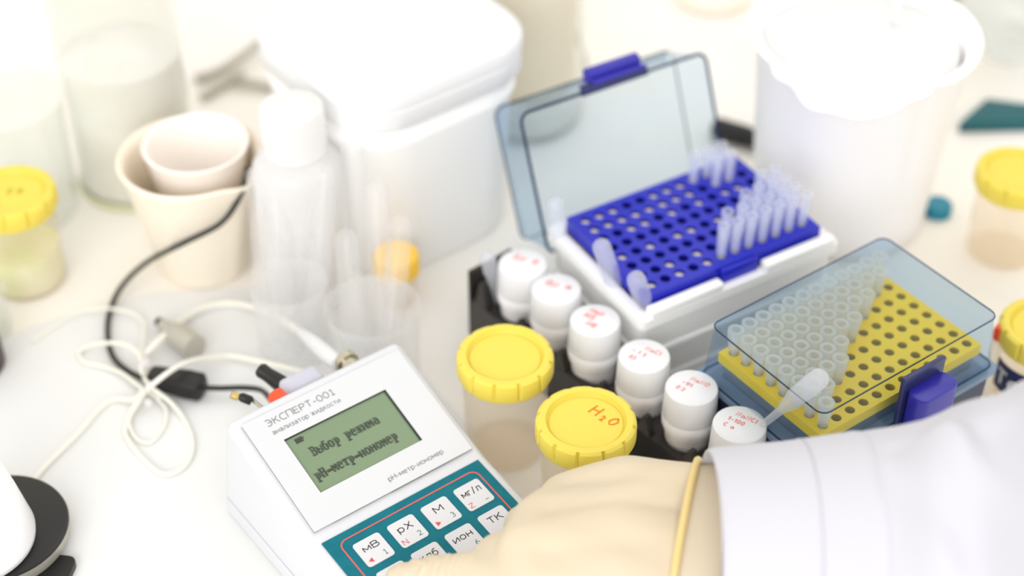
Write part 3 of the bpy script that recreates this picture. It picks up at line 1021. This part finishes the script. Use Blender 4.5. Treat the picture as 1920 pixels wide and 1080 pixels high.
YY = R(36)
YC = (168.5, 631.5)
yb = thing('yellow_tip_box', 'closed tip box with clear blue lid over a yellow rack', 'tip box', (YC[0], YC[1], 0), YY)
bs = MB()
loft(bs, [[(x, y, z) for x, y in rrect(l_, w_, 4, 4)] for l_, w_, z in ((118, 80, .3), (120, 82, 3), (122, 84, 50), (122, 84, 52), (114, 76, 52), (113, 75, 45))], True, True)
bs.build('box_base', 'slate', yb, ang=30)
fl = MB()
loft(fl, [[(x, y, z) for x, y in rrect(l_, w_, 4, 4)] for l_, w_, z in ((127, 89, 54), (127, 89, 57), (108, 71, 57), (108, 71, 54), (127, 89, 54))], False, False)
fl.build('base_flange', 'lipb', yb, ang=30)
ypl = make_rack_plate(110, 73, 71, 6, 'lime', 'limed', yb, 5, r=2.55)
MB().prism(rrect(106, 69, 1, 2), 52.3, 64.5).build('rack_skirt', 'lipb', yb)
TLy = Matrix.Translation((0, 41.5, 57.5))
yl = lid_shell(124, 83, 33, 1.5, 'lid', 'lid', yb, 0, TLy, edge=(.5, .42), top_in=4.5, emat='lide2')
m2 = MB()
m2.box(-14, 14, -46.6, -44.0, 58, 92).build('latch_plate', 'navyd', yb, bevel=.6)
m2 = MB()
loft(m2, [[(x, y, z) for x, y in rrect(26, 12, 4.5, 5, 1, -52)] for z in (57, 58.5, 82, 84)], True, True)
m2.build('latch', 'navy', yb, bevel=1.0)
tw = tip_proto('pipette_tip', 'tipw', 'cloudy pipette tip standing under the clear lid on the yellow rack', 'pipette tip', 'pipette tips on the left of the yellow rack', 15, 4.1, 2.4, 4)
first = True
for j, nmax in enumerate((1, 2, 4, 5, 7, 9, 11, 12)):
    for i in range(nmax):
        o = tw if first else tw.copy()
        if not first:
            col.objects.link(o)
        first = False
        o.location = box_point(YC, YY, i, j, 71.5) * S
        o['label'] = 'cloudy tip under yellow box lid, %s from left in the %s row from back' % (ORD[i], ORD[7 - j])

# ---------------------------------------------------------------- white tub behind
tc_ = at(728, 330, 0)
tc_ = Vector((-70, 838, 0))
tb = thing('white_tub', 'large white tub with rounded square lid behind the test tubes', 'tub', tc_, R(38))
mb = MB()
SQ = 122


def sq(w_, z, r_=34): return [(x, y, z) for x, y in rrect(w_, w_, r_, 9)]


loft(mb, [sq(SQ - 14, .3), sq(SQ - 10, 4), sq(SQ - 4, 92), sq(SQ, 96), sq(SQ, 99), sq(SQ - 3, 101), sq(SQ - 3, 112)])
mb.build('tub_body', 'tub', tb, ang=40)
mb = MB()
loft(mb, [sq(SQ + 2, 108), sq(SQ + 5, 110), sq(SQ + 5, 120), sq(SQ + 3, 121), sq(SQ + 3, 123), sq(SQ + 6, 124), sq(SQ + 6, 130), sq(SQ + 3, 132.4), sq(SQ - 4, 133.4)])
mb.build('tub_lid', 'tissue', tb, ang=40)

# cloudy bottle
bc_ = at(556, 520, 0)
bt = thing('plastic_bottle', 'cloudy white bottle with white cap behind the test tubes', 'bottle', (-118, 760, 0))
MB().lathe([(0, 130), (14.5, 130), (17, 128.5), (17.5, 126), (17.5, 102), (0, 102)], 40).build('screw_cap', 'bottle', bt)
MB().lathe([(15, 104), (15.5, 99), (20, 97), (24, 92), (24.8, 86), (24.8, 4), (23, .4), (0, .4)], 40).build('bottle_body', 'bottle', bt)


# test tubes stand upside down in two vessels
def vessel(name, label, cat, c, r, h, mat):
    o = MB().lathe([(r, h), (r * 1.03, h), (r * 1.03, h - 1.5), (r * 1.0, h - 3), (r * .95, 3), (r * .9, .4), (0, .4), (0, 1.6), (r * .88, 1.6), (r * .92, 4), (r * .965, h - 2), (r, h)], 48, Matrix.Translation((c.x, c.y, 0))).build(name, mat)
    return tag(o, label, cat)


cv1 = Vector((-121, 709, 0))
cv2 = Vector((-74, 686, 0))
vessel('tube_holder', 'clear plastic cup of test tubes in front of the white bottle', 'cup', cv1, 20.5, 50, 'tube')
vessel('tube_holder', 'clear plastic cup of test tubes right behind the pH meter', 'cup', cv2, 25, 52, 'tube')


def test_tube(top, bot, label, r=6.6):
    a_, b_ = Vector(bot), Vector(top)
    L_ = (b_ - a_).length
    T_ = rod_T(a_, b_)
    pr_ = [(r * .99, 0), (r * 1.1, .4), (r * 1.1, 1.6), (r, 2.4), (r, L_ - r)]
    for k in range(1, 6):
        t_ = k * PI / 12
        pr_.append((r * math.cos(t_), L_ - r + r * math.sin(t_)))
    pr_.append((0, L_))
    o = MB().lathe(pr_, 24, T_).build('test_tube', 'tube', ang=60)
    return tag(o, label, 'test tube', 'upturned test tubes')


for (x, y, z, dx, dy, lab, cv) in (
        (558, 214, 112, 2, 2, 'left of the two highest upturned test tubes, before the bottle cap', cv1),
        (592, 205, 112, 8, 6, 'right of the two highest upturned test tubes, before the bottle cap', cv1),
        (505, 268, 98, -9, 6, 'upturned test tube furthest back at the left of the group', cv1),
        (482, 295, 94, -13, -3, 'leftmost upturned test tube in the group', cv1),
        (516, 312, 92, -4, -10, 'upturned test tube at the front left of the group', cv1),
        (612, 288, 98, 11, -8, 'upturned test tube below the bottle cap on its right', cv1),
        (660, 240, 108, -8, 10, 'upturned test tube in front of the fold of the white tub', cv2),
        (704, 322, 96, 4, 12, 'upturned test tube between the tall one and the tilted one', cv2),
        (648, 415, 74, -10, -10, 'shortest upturned test tube, above the clear cup', cv2),
        (752, 388, 84, 6, -2, 'upturned test tube tilted right in front of the amber cap', cv2)):
    tpnt = at(x, y + 14, z)
    test_tube(tpnt, (cv.x + dx, cv.y + dy, 2.2), lab)

# beige cups
cb = at(392, 440, 0)
ctop = at(356, 285, 78)
cup = thing('beige_cup', 'large beige cup with pouring lip holding a smaller cup', 'cup', (ctop.x + 0, ctop.y - 3, 0))


def lip(r, z, a_):
    d = (a_ - R(-38) + PI) % (2 * PI) - PI
    return r + (7 * math.exp(-(d / .22) ** 2) if z > 66 and r > 35 else 0) * max(0, (z - 62) / 16)


MB().lathe([(0, .4), (25, .4), (27, 3), (39, 74), (41, 77), (40, 78.5), (37.8, 77), (36.5, 72), (25.2, 5), (0, 4)], 72, None, lip).build('cup_wall', 'beige', cup, ang=50)
ic = at(366, 268, 84)
tag(MB().lathe([(0, 30), (20, 30), (21.5, 32), (29, 82), (30.2, 84), (29, 84.6), (27.4, 83), (20.6, 36), (18, 33.5), (0, 33)], 56, Matrix.Translation((ic.x, ic.y, 0))).build('small_cup', 'rose'),
    'small rosy white cup nested inside the beige cup', 'cup')

# glass beakers behind, left
gb = Vector((-235, 872, 0))
g1 = thing('glass_beaker', 'big glass beaker of pale powder behind the beige cup', 'beaker', gb)
MB().lathe([(38, 150), (37, 147), (37, 5), (34, .4), (0, .4), (0, 2.4), (33, 2.6), (35.6, 6), (35.6, 147)], 56).build('beaker_wall', 'glass', g1)
MB().lathe([(0, 3), (34, 3), (35.3, 7), (35.3, 92), (22, 98), (0, 101)], 48, None, lambda r, z, a_: r - (3 * (1 + math.sin(3 * a_)) if z > 95 else 0)).build('powder', 'powder', g1)
MB().lathe([(34.5, .3), (37.6, .6), (37.8, 3), (36.8, 5), (36.2, 3)], 48).build('thick_glass_foot', solid('greenish_glass_edge', (206, 206, 170), .2, .5), g1)
g2 = at(52, 395, 0)
vessel('clear_cup', 'clear cup behind the left yellow capped jar', 'cup', g2, 34, 82, 'glass')
g3 = at(-22, 625, 0)
vessel('small_glass_beaker', 'small glass beaker cut by the left edge of the photo', 'beaker', g3, 15, 30, 'glass')
g4 = at(-52, 690, 0)
d4 = tag(MB().lathe([(0, .4), (17, .4), (18.5, 3), (18.5, 26), (16, 28), (0, 28)], 40, Matrix.Translation((g4.x, g4.y, 0))).build('dark_round_lid', solid('plum_black', (52, 30, 44), .35)), 'dark plum round container just inside the left edge', 'container')

# tan beaker behind the open lid
g5 = Vector((8, 943, 0))
g6 = thing('tan_beaker', 'glass beaker of tan liquid behind the open blue lid', 'beaker', g5)
MB().lathe([(40, 130), (39, 127), (39, 5), (36, .4), (0, .4), (0, 2.4), (35, 2.6), (37.6, 6), (37.6, 127)], 56).build('beaker_wall', 'glass', g6)
MB().lathe([(0, 28), (28, 28), (33, 36), (34, 118), (0, 118)], 48).build('liquid', 'tan', g6)
MB().lathe([(0, 3), (34.8, 3), (37.2, 7), (37.2, 20), (32, 26), (0, 27.6)], 48).build('pale_sediment', 'powder', g6)
# grey wire loop beside it
wr = at(1068, 0, 60)
tag(MB().tube([at(1062, -60, 90), at(1070, 20, 70), at(1080, 60, 45), at(1093, 100, 18), at(1096, 125, 1.8)], 1.9, 8).build('bent_wire', 'grey'), 'thin grey wire bending down beside the tan beaker', 'wire')
# clamp behind the beaker
cl = thing('metal_tongs', 'small steel tongs lying between the glass beaker and the white tub', 'tongs')
MB().tube([at(365, 148, 4), at(420, 128, 6), at(500, 70, 10)], 3.2, 8).build('tong_arm', 'grey', cl)
MB().tube([at(378, 182, 4), at(430, 150, 5), at(470, 155, 6), at(512, 164, 4)], 3.2, 8).build('tong_arm', 'grey', cl)
MB().lathe([(0, -3), (5, -3), (5, 3), (0, 3)], 16, Matrix.Translation(at(446, 140, 8))).build('pivot', 'grey', cl)

# ---------------------------------------------------------------- white jug, right
jb = Vector((200.5, 838, 0))
jug = thing('white_jug', 'large white tapered plastic jug with folded rim behind the tip boxes', 'jug', jb)
def jmod(r, z, a_):
    d = (a_ - R(-118) + PI) % (2 * PI) - PI
    e = (a_ - R(-62) + PI) % (2 * PI) - PI
    if z > 108 and r > 50:
        return r + 5 * math.exp(-(d / .3) ** 2) - 2.5 * math.exp(-(e / .1) ** 2)
    return r


MB().lathe([(0, .4), (49.5, .4), (52, 3), (53.2, 20), (60.5, 122), (63, 125), (66, 126), (66.5, 128), (65, 129.5), (61, 128.5), (58, 124), (51, 20), (49, 4), (0, 3.4)], 96, None, jmod).build('jug_wall', 'bucket', jug, ang=60)
rimflap = MB()
N = 24
lo_, hi_ = [], []
for k in range(N + 1):
    a_ = R(-150 + 84 * k / N)
    t_ = math.sin(PI * k / N)
    ra = 66.2
    rb = 66 + 5 * t_ + 1.6 * math.sin(k * 1.1)
    lo_.append((ra * math.cos(a_), ra * math.sin(a_), 128))
    hi_.append((rb * math.cos(a_), rb * math.sin(a_), 128 - 13 * t_ - 1.5 * math.sin(k * .9)))
vv = lo_ + hi_
inn = [(x * .978, y * .978, z - .8) for x, y, z in vv]
ff = [(k, k + 1, N + 2 + k, N + 1 + k) for k in range(N)]
n2 = len(vv)
ff += [tuple(i + n2 for i in f_[::-1]) for f_ in ff]
rimflap.add(vv + inn, ff)
rimflap.build('folded_rim', 'bucket', jug, ang=70)
MB().lathe([(0, 92), (54, 92), (57, 118), (40, 127), (0, 130)], 40, None, lambda r, z, a_: r * (1 + .03 * math.sin(5 * a_))).build('white_filling', 'tissue', jug)
st = at(1680, -12, 150)
tag(MB().tube([(jb.x + 20, jb.y + 10, 124), at(1684, 2, 150), at(1700, -40, 160)], 2.6, 10).build('plastic_rod', 'white'), 'pale rod sticking up out of the white jug', 'rod')

# pen behind, teal cap, teal tray, bag, olive box, beige cup
pen = thing('black_marker_pen', 'black marker pen lying behind the open blue lid', 'pen')
a, b = at(1338, 238, 7.5), at(1450, 270, 7.5)
L = (b - a).length
T = rod_T(a, b)
MB().lathe([(0, 0), (5.5, 0), (7, 2), (7, L * .55), (0, L * .55)], 24, T).build('pen_cap', 'black', pen)
MB().lathe([(0, L * .55), (6.4, L * .55), (6.4, L), (0, L)], 24, T).build('pen_barrel', 'black', pen)
p_ = at(1757, 400, 0)
tag(MB().lathe([(0, 8), (7.5, 8), (8.5, 6.5), (8.5, 0.4), (7.3, .4), (7.3, 6), (0, 6)], 32, Matrix.Translation((p_.x, p_.y, 0))).build('teal_screw_cap', 'tealc'), 'small teal cap lying on the bench right of the jug', 'cap')
q = [at(1795, 250, 0), at(1845, 205, 0), at(1925, 215, 0), at(1990, 225, 0), at(1960, 246, 0)]
tag(MB().prism([(v_.x, v_.y) for v_ in q], .4, 9).build('teal_tray', 'tealo', bevel=1), 'dark teal tray half hidden behind the jug under the clear bag', 'tray')
bgm = MB()
gc = at(1895, 150, 20)
rs_ = random.Random(3)
gl_ = []
for i in range(9):
    z_ = 10 + 62 * i / 8
    rr = 40 * math.sin(PI * (i + 1.2) / 11) + 4
    ring_ = []
    for k in range(24):
        a_ = 2 * PI * k / 24
        ring_.append((gc.x + 12 + rr * math.cos(a_) * (1 + rs_.uniform(-.08, .08)), gc.y + 45 + rr * .7 * math.sin(a_) * (1 + rs_.uniform(-.08, .08)), z_))
    gl_.append(ring_)
loft(bgm, gl_)
tag(bgm.build('plastic_bag', 'bag', ang=50), 'rumpled clear plastic bag on the teal tray at the right edge', 'bag')
ob_ = at(1725, 18, 0)
tag(MB().box(-24, 24, -12, 16, .3, 40).build('olive_box', 'olive', bevel=2, loc=(ob_.x + 1, ob_.y + 6, 0), rotz=R(6)), 'dark olive box behind the white jug at the top edge', 'box')
cc_ = at(1945, 40, 0)
tag(MB().lathe([(0, .4), (26, .4), (29, 4), (34, 90), (32.5, 90), (27, 4), (0, 3)], 48, Matrix.Translation((cc_.x + 10, cc_.y, 0))).build('beige_pot', 'rose'), 'pale beige pot at the top right corner', 'pot')
cd_ = at(1335, -5, 0)
tag(MB().lathe([(0, .4), (24, .4), (27, 3), (27, 7), (25.5, 7), (24, 2), (0, 2)], 48, Matrix.Translation((cd_.x, cd_.y, 0))).build('shallow_dish', 'beige'), 'shallow cream dish at the top edge left of the jug', 'dish')

# ---------------------------------------------------------------- stirrer, lower left
s0 = at(-8, 985, 14)
stn = thing('round_stand', 'black round stand with grey rim in the lower left corner', 'stand', (s0.x, s0.y, 0))
MB().lathe([(0, 14), (33, 14), (34.6, 13.2), (35, 12), (0, 12)], 72).build('stand_top', 'black', stn)
MB().lathe([(0, 4.5), (33.5, 4.5), (34.6, 6), (34.8, 12), (0, 12)], 72).build('rim', 'grey', stn)
MB().prism(rrect(84, 84, 4, 4, 0, -48), .7, 4.5, Matrix.Rotation(R(-8), 4, 'Z')).build('foot_plate', 'black', stn)
h0 = at(-50, 1020, 14)
tag(MB().lathe([(0, 14.2), (27, 14.2), (30, 16.5), (30.5, 20), (26, 44), (21, 66), (12, 80), (8, 86), (8, 96), (7, 96), (7, 86), (0, 84)], 56, Matrix.Translation((h0.x, h0.y, 0))).build('white_flask', 'bucket', ang=50), 'white flask standing on the black round stand', 'flask')

# ---------------------------------------------------------------- the person: gloved hand and coat sleeve
person = thing('person', 'person in a white coat and pale latex glove pressing the meter keys', 'person', at(1330, 1031, 0))
PL = Vector(person.location) / S


def ico(c, r, seg=10):
    v, f = [], []
    n_ = seg
    for i in range(1, n_):
        th = PI * i / n_
        for k in range(2 * n_):
            a_ = PI * k / n_
            v.append((c[0] + r * math.sin(th) * math.cos(a_), c[1] + r * math.sin(th) * math.sin(a_), c[2] + r * math.cos(th)))
    m_ = 2 * n_
    for i in range(n_ - 2):
        for k in range(m_):
            j = (k + 1) % m_
            f.append((i * m_ + k, (i + 1) * m_ + k, (i + 1) * m_ + j, i * m_ + j))
    t_ = len(v)
    v += [(c[0], c[1], c[2] + r), (c[0], c[1], c[2] - r)]
    for k in range(m_):
        j = (k + 1) % m_
        f.append((t_, k, j))
        f.append((t_ + 1, (n_ - 2) * m_ + j, (n_ - 2) * m_ + k))
    return v, f


balls = MB()


def limb(pts_, rs):
    P_ = [Vector(p) for p in pts_]
    for i in range(len(P_) - 1):
        n_ = max(3, int((P_[i + 1] - P_[i]).length / 2.0))
        for k in range(n_ + 1):
            t_ = k / n_
            v, f = ico(P_[i].lerp(P_[i + 1], t_) - PL, rs[i] * (1 - t_) + rs[i + 1] * t_)
            balls.add(v, f)


W1, W2 = at(1330, 962, 78), at(1330, 1050, 74)
A1, A2 = at(1500, 955, 84), at(1500, 1050, 80)
MC = [at(1000, 1092, 80), at(985, 1035, 84), at(1010, 985, 80), at(1058, 940, 71)]
limb([A1, W1], [24, 21])
limb([A2, W2], [24, 21])
limb([W1, at(1180, 955, 72), MC[3]], [21, 24.5, 13])
limb([W1, at(1170, 985, 76), MC[2]], [20, 22, 13])
limb([W2, at(1160, 1030, 78), MC[1]], [21, 22, 13.5])
limb([W2, at(1160, 1080, 76), MC[0]], [21, 20, 13])
limb([MC[0], MC[1], MC[2], MC[3]], [13, 13.5, 13, 12])
limb([MC[0], at(900, 1078, 66), at(815, 1080, 56), at(752, 1088, 48)], [12.5, 10.6, 9.4, 7.8])                    # index
limb([MC[1], at(935, 1042, 68), at(950, 1056, 51), at(1000, 1062, 48)], [12.5, 10.8, 9.2, 8.0])                 # middle
limb([MC[2], at(985, 985, 64), at(990, 1008, 50), at(1040, 1015, 46)], [12, 10.4, 9.0, 8.0])                   # ring
limb([MC[3], at(1035, 945, 58), at(1038, 964, 46), at(1085, 985, 42)], [11.5, 9.6, 8.4, 7.4])                    # little
limb([W2, at(1180, 1130, 66), at(1080, 1165, 56), at(1000, 1165, 50), at(930, 1150, 46)], [19, 15, 11.5, 10, 8.5])  # thumb
hand = balls.build('gloved_hand', 'glove', person)
md = hand.modifiers.new('r', 'REMESH')
md.mode = 'VOXEL'
md.voxel_size = .0014
md.use_smooth_shade = True
dg = bpy.context.evaluated_depsgraph_get()
me = bpy.data.meshes.new_from_object(hand.evaluated_get(dg))
hand.modifiers.clear()
bmh = bmesh.new()
bmh.from_mesh(me)
for _ in range(9):
    bmesh.ops.smooth_vert(bmh, verts=bmh.verts, factor=.5, use_axis_x=True, use_axis_y=True, use_axis_z=True)
bmh.normal_update()
tipP, kn = (at(752, 1088, 48) - PL) * S, (at(930, 1060, 66) - PL) * S
ax = (kn - tipP).normalized()
Lf = (kn - tipP).length
wa = (at(1290, 1000, 76) - PL) * S
for v_ in bmh.verts:
    s_ = (v_.co - tipP).dot(ax)
    d_ = ((v_.co - tipP) - ax * s_).length
    if -.012 < s_ < Lf * .9 and d_ < .02:
        am = math.sin(PI * min(1, max(0, (s_ + .012) / (Lf * .9 + .012))))
        ph_ = s_ * 1000 + 3.5 * math.sin(v_.co.z * 260) + 2 * math.sin(v_.co.y * 310)
        v_.co += v_.normal * .00045 * am * (math.sin(ph_ * 1.15) + .6 * math.sin(ph_ * 2.1 + 1))
    else:
        v_.co += v_.normal * .0007 * math.sin(v_.co.x * 130 + 3 * math.sin(v_.co.y * 70)) * math.sin(v_.co.y * 95 + v_.co.z * 60)
for f in bmh.faces:
    f.smooth = True
bmh.to_mesh(me)
bmh.free()
hand.data = me
me.materials.clear()
me.materials.append(M['glove'])


def arm_ring(pc, rz, ry, n_=64, tilt=0, noise=None, s_=0):
    out = []
    for k in range(n_):
        a_ = 2 * PI * k / n_
        x_ = tilt * math.sin(a_)
        dr = noise(s_, a_) if noise else 0
        out.append(Vector((pc.x + x_, pc.y + (ry + dr) * math.cos(a_), pc.z + (rz + dr) * math.sin(a_))) - PL)
    return out


# rolled glove cuff
cf = MB()
c0 = at(1284, 1006, 76)


def wrist_ring(x_px, rz, ry, n_=64, lean=9.0):
    c_ = at(x_px, 1006, 76)
    out = []
    for k in range(n_):
        a_ = 2 * PI * k / n_
        out.append(Vector((c_.x + lean * math.cos(a_), c_.y + ry * math.cos(a_), c_.z + rz * math.sin(a_))) - PL)
    return out


cpts = wrist_ring(1284, 26.6, 38.6)
cpts.append(cpts[0])
cf.tube(cpts, 1.9, 8, 0)
cf.build('rolled_glove_cuff', 'bead', hand, ang=70)
gs = MB()
loft(gs, [wrist_ring(1285, 25.6, 37.9), wrist_ring(1310, 25.9, 38.2, lean=7), wrist_ring(1345, 26.2, 38.6, lean=3)], False, False)
gs.build('glove_gauntlet', 'glove', hand, ang=70)


def folds(s_, a_):
    if s_ < .36:
        return .4 * math.sin(a_ * 3 + s_ * 8)
    t_ = (s_ - .36) / .64
    g = 3.6 * math.sin(2.2 * a_ + 9 * t_ + 1.5) * min(1, t_ * 4)
    g += 2.4 * math.sin(5 * a_ - 13 * t_) * min(1, t_ * 3)
    dlt = (a_ - R(95) - 1.2 * t_)
    g += -4.5 * math.exp(-((dlt) / .22) ** 2) * math.exp(-((t_ - .18) / .16) ** 2)
    if math.sin(a_) > -.2 and math.cos(a_) > .3:
        g *= .3
    g += 4.0 * math.exp(-((a_ - R(100) + .9 * t_) / .35) ** 2) * math.exp(-((t_ - .45) / .35) ** 2)
    return g


keys = [(0, at(1327, 1034, 86), 41, 44), (.2, at(1470, 1034, 91), 44, 47), (.36, at(1612, 1040, 97), 49, 53), (.7, at(1780, 1046, 110), 56, 60), (1.0, at(1930, 1034, 126), 66, 70), (1.6, at(2250, 1050, 150), 74, 78)]


def interp(s_):
    for (a0, p0, r0, q0), (a1, p1, r1, q1) in zip(keys, keys[1:]):
        if s_ <= a1:
            t_ = (s_ - a0) / (a1 - a0)
            return p0.lerp(p1, t_), r0 + (r1 - r0) * t_, q0 + (q1 - q0) * t_
    return keys[-1][1:]


def sleeve(name, s0_, s1_, n_, off, mat, par):
    mb_ = MB()
    outer, inner = [], []
    for i in range(n_ + 1):
        s_ = s0_ + (s1_ - s0_) * i / n_
        p_, rz, ry = interp(s_)
        edge = .8 if (i == 0 or i == n_) else 0
        outer.append(arm_ring(p_, rz + off - edge, ry + off - edge, 96, 1.5, folds, s_))
        inner.append(arm_ring(p_, rz + off - 1.6, ry + off - 1.6, 96, 1.5, folds, s_))
    loft(mb_, outer + inner[::-1] + [outer[0]], False, False)
    return mb_.build(name, mat, par, ang=60)


slv = sleeve('coat_sleeve', .30, 1.6, 70, 0, 'coat', person)
cuffb = sleeve('sleeve_cuff', 0, .362, 26, 1.2, 'coat', slv)
sm = MB()
for s_ in (.235,):
    p_, rz, ry = interp(s_)
    pts_ = arm_ring(p_, rz + 1.35, ry + 1.35, 96, 1.5, folds, s_)
    pts_.append(pts_[0])
    sm.tube(pts_, .28, 5, 0)
sm.build('cuff_stitching', 'coats', cuffb, ang=80)
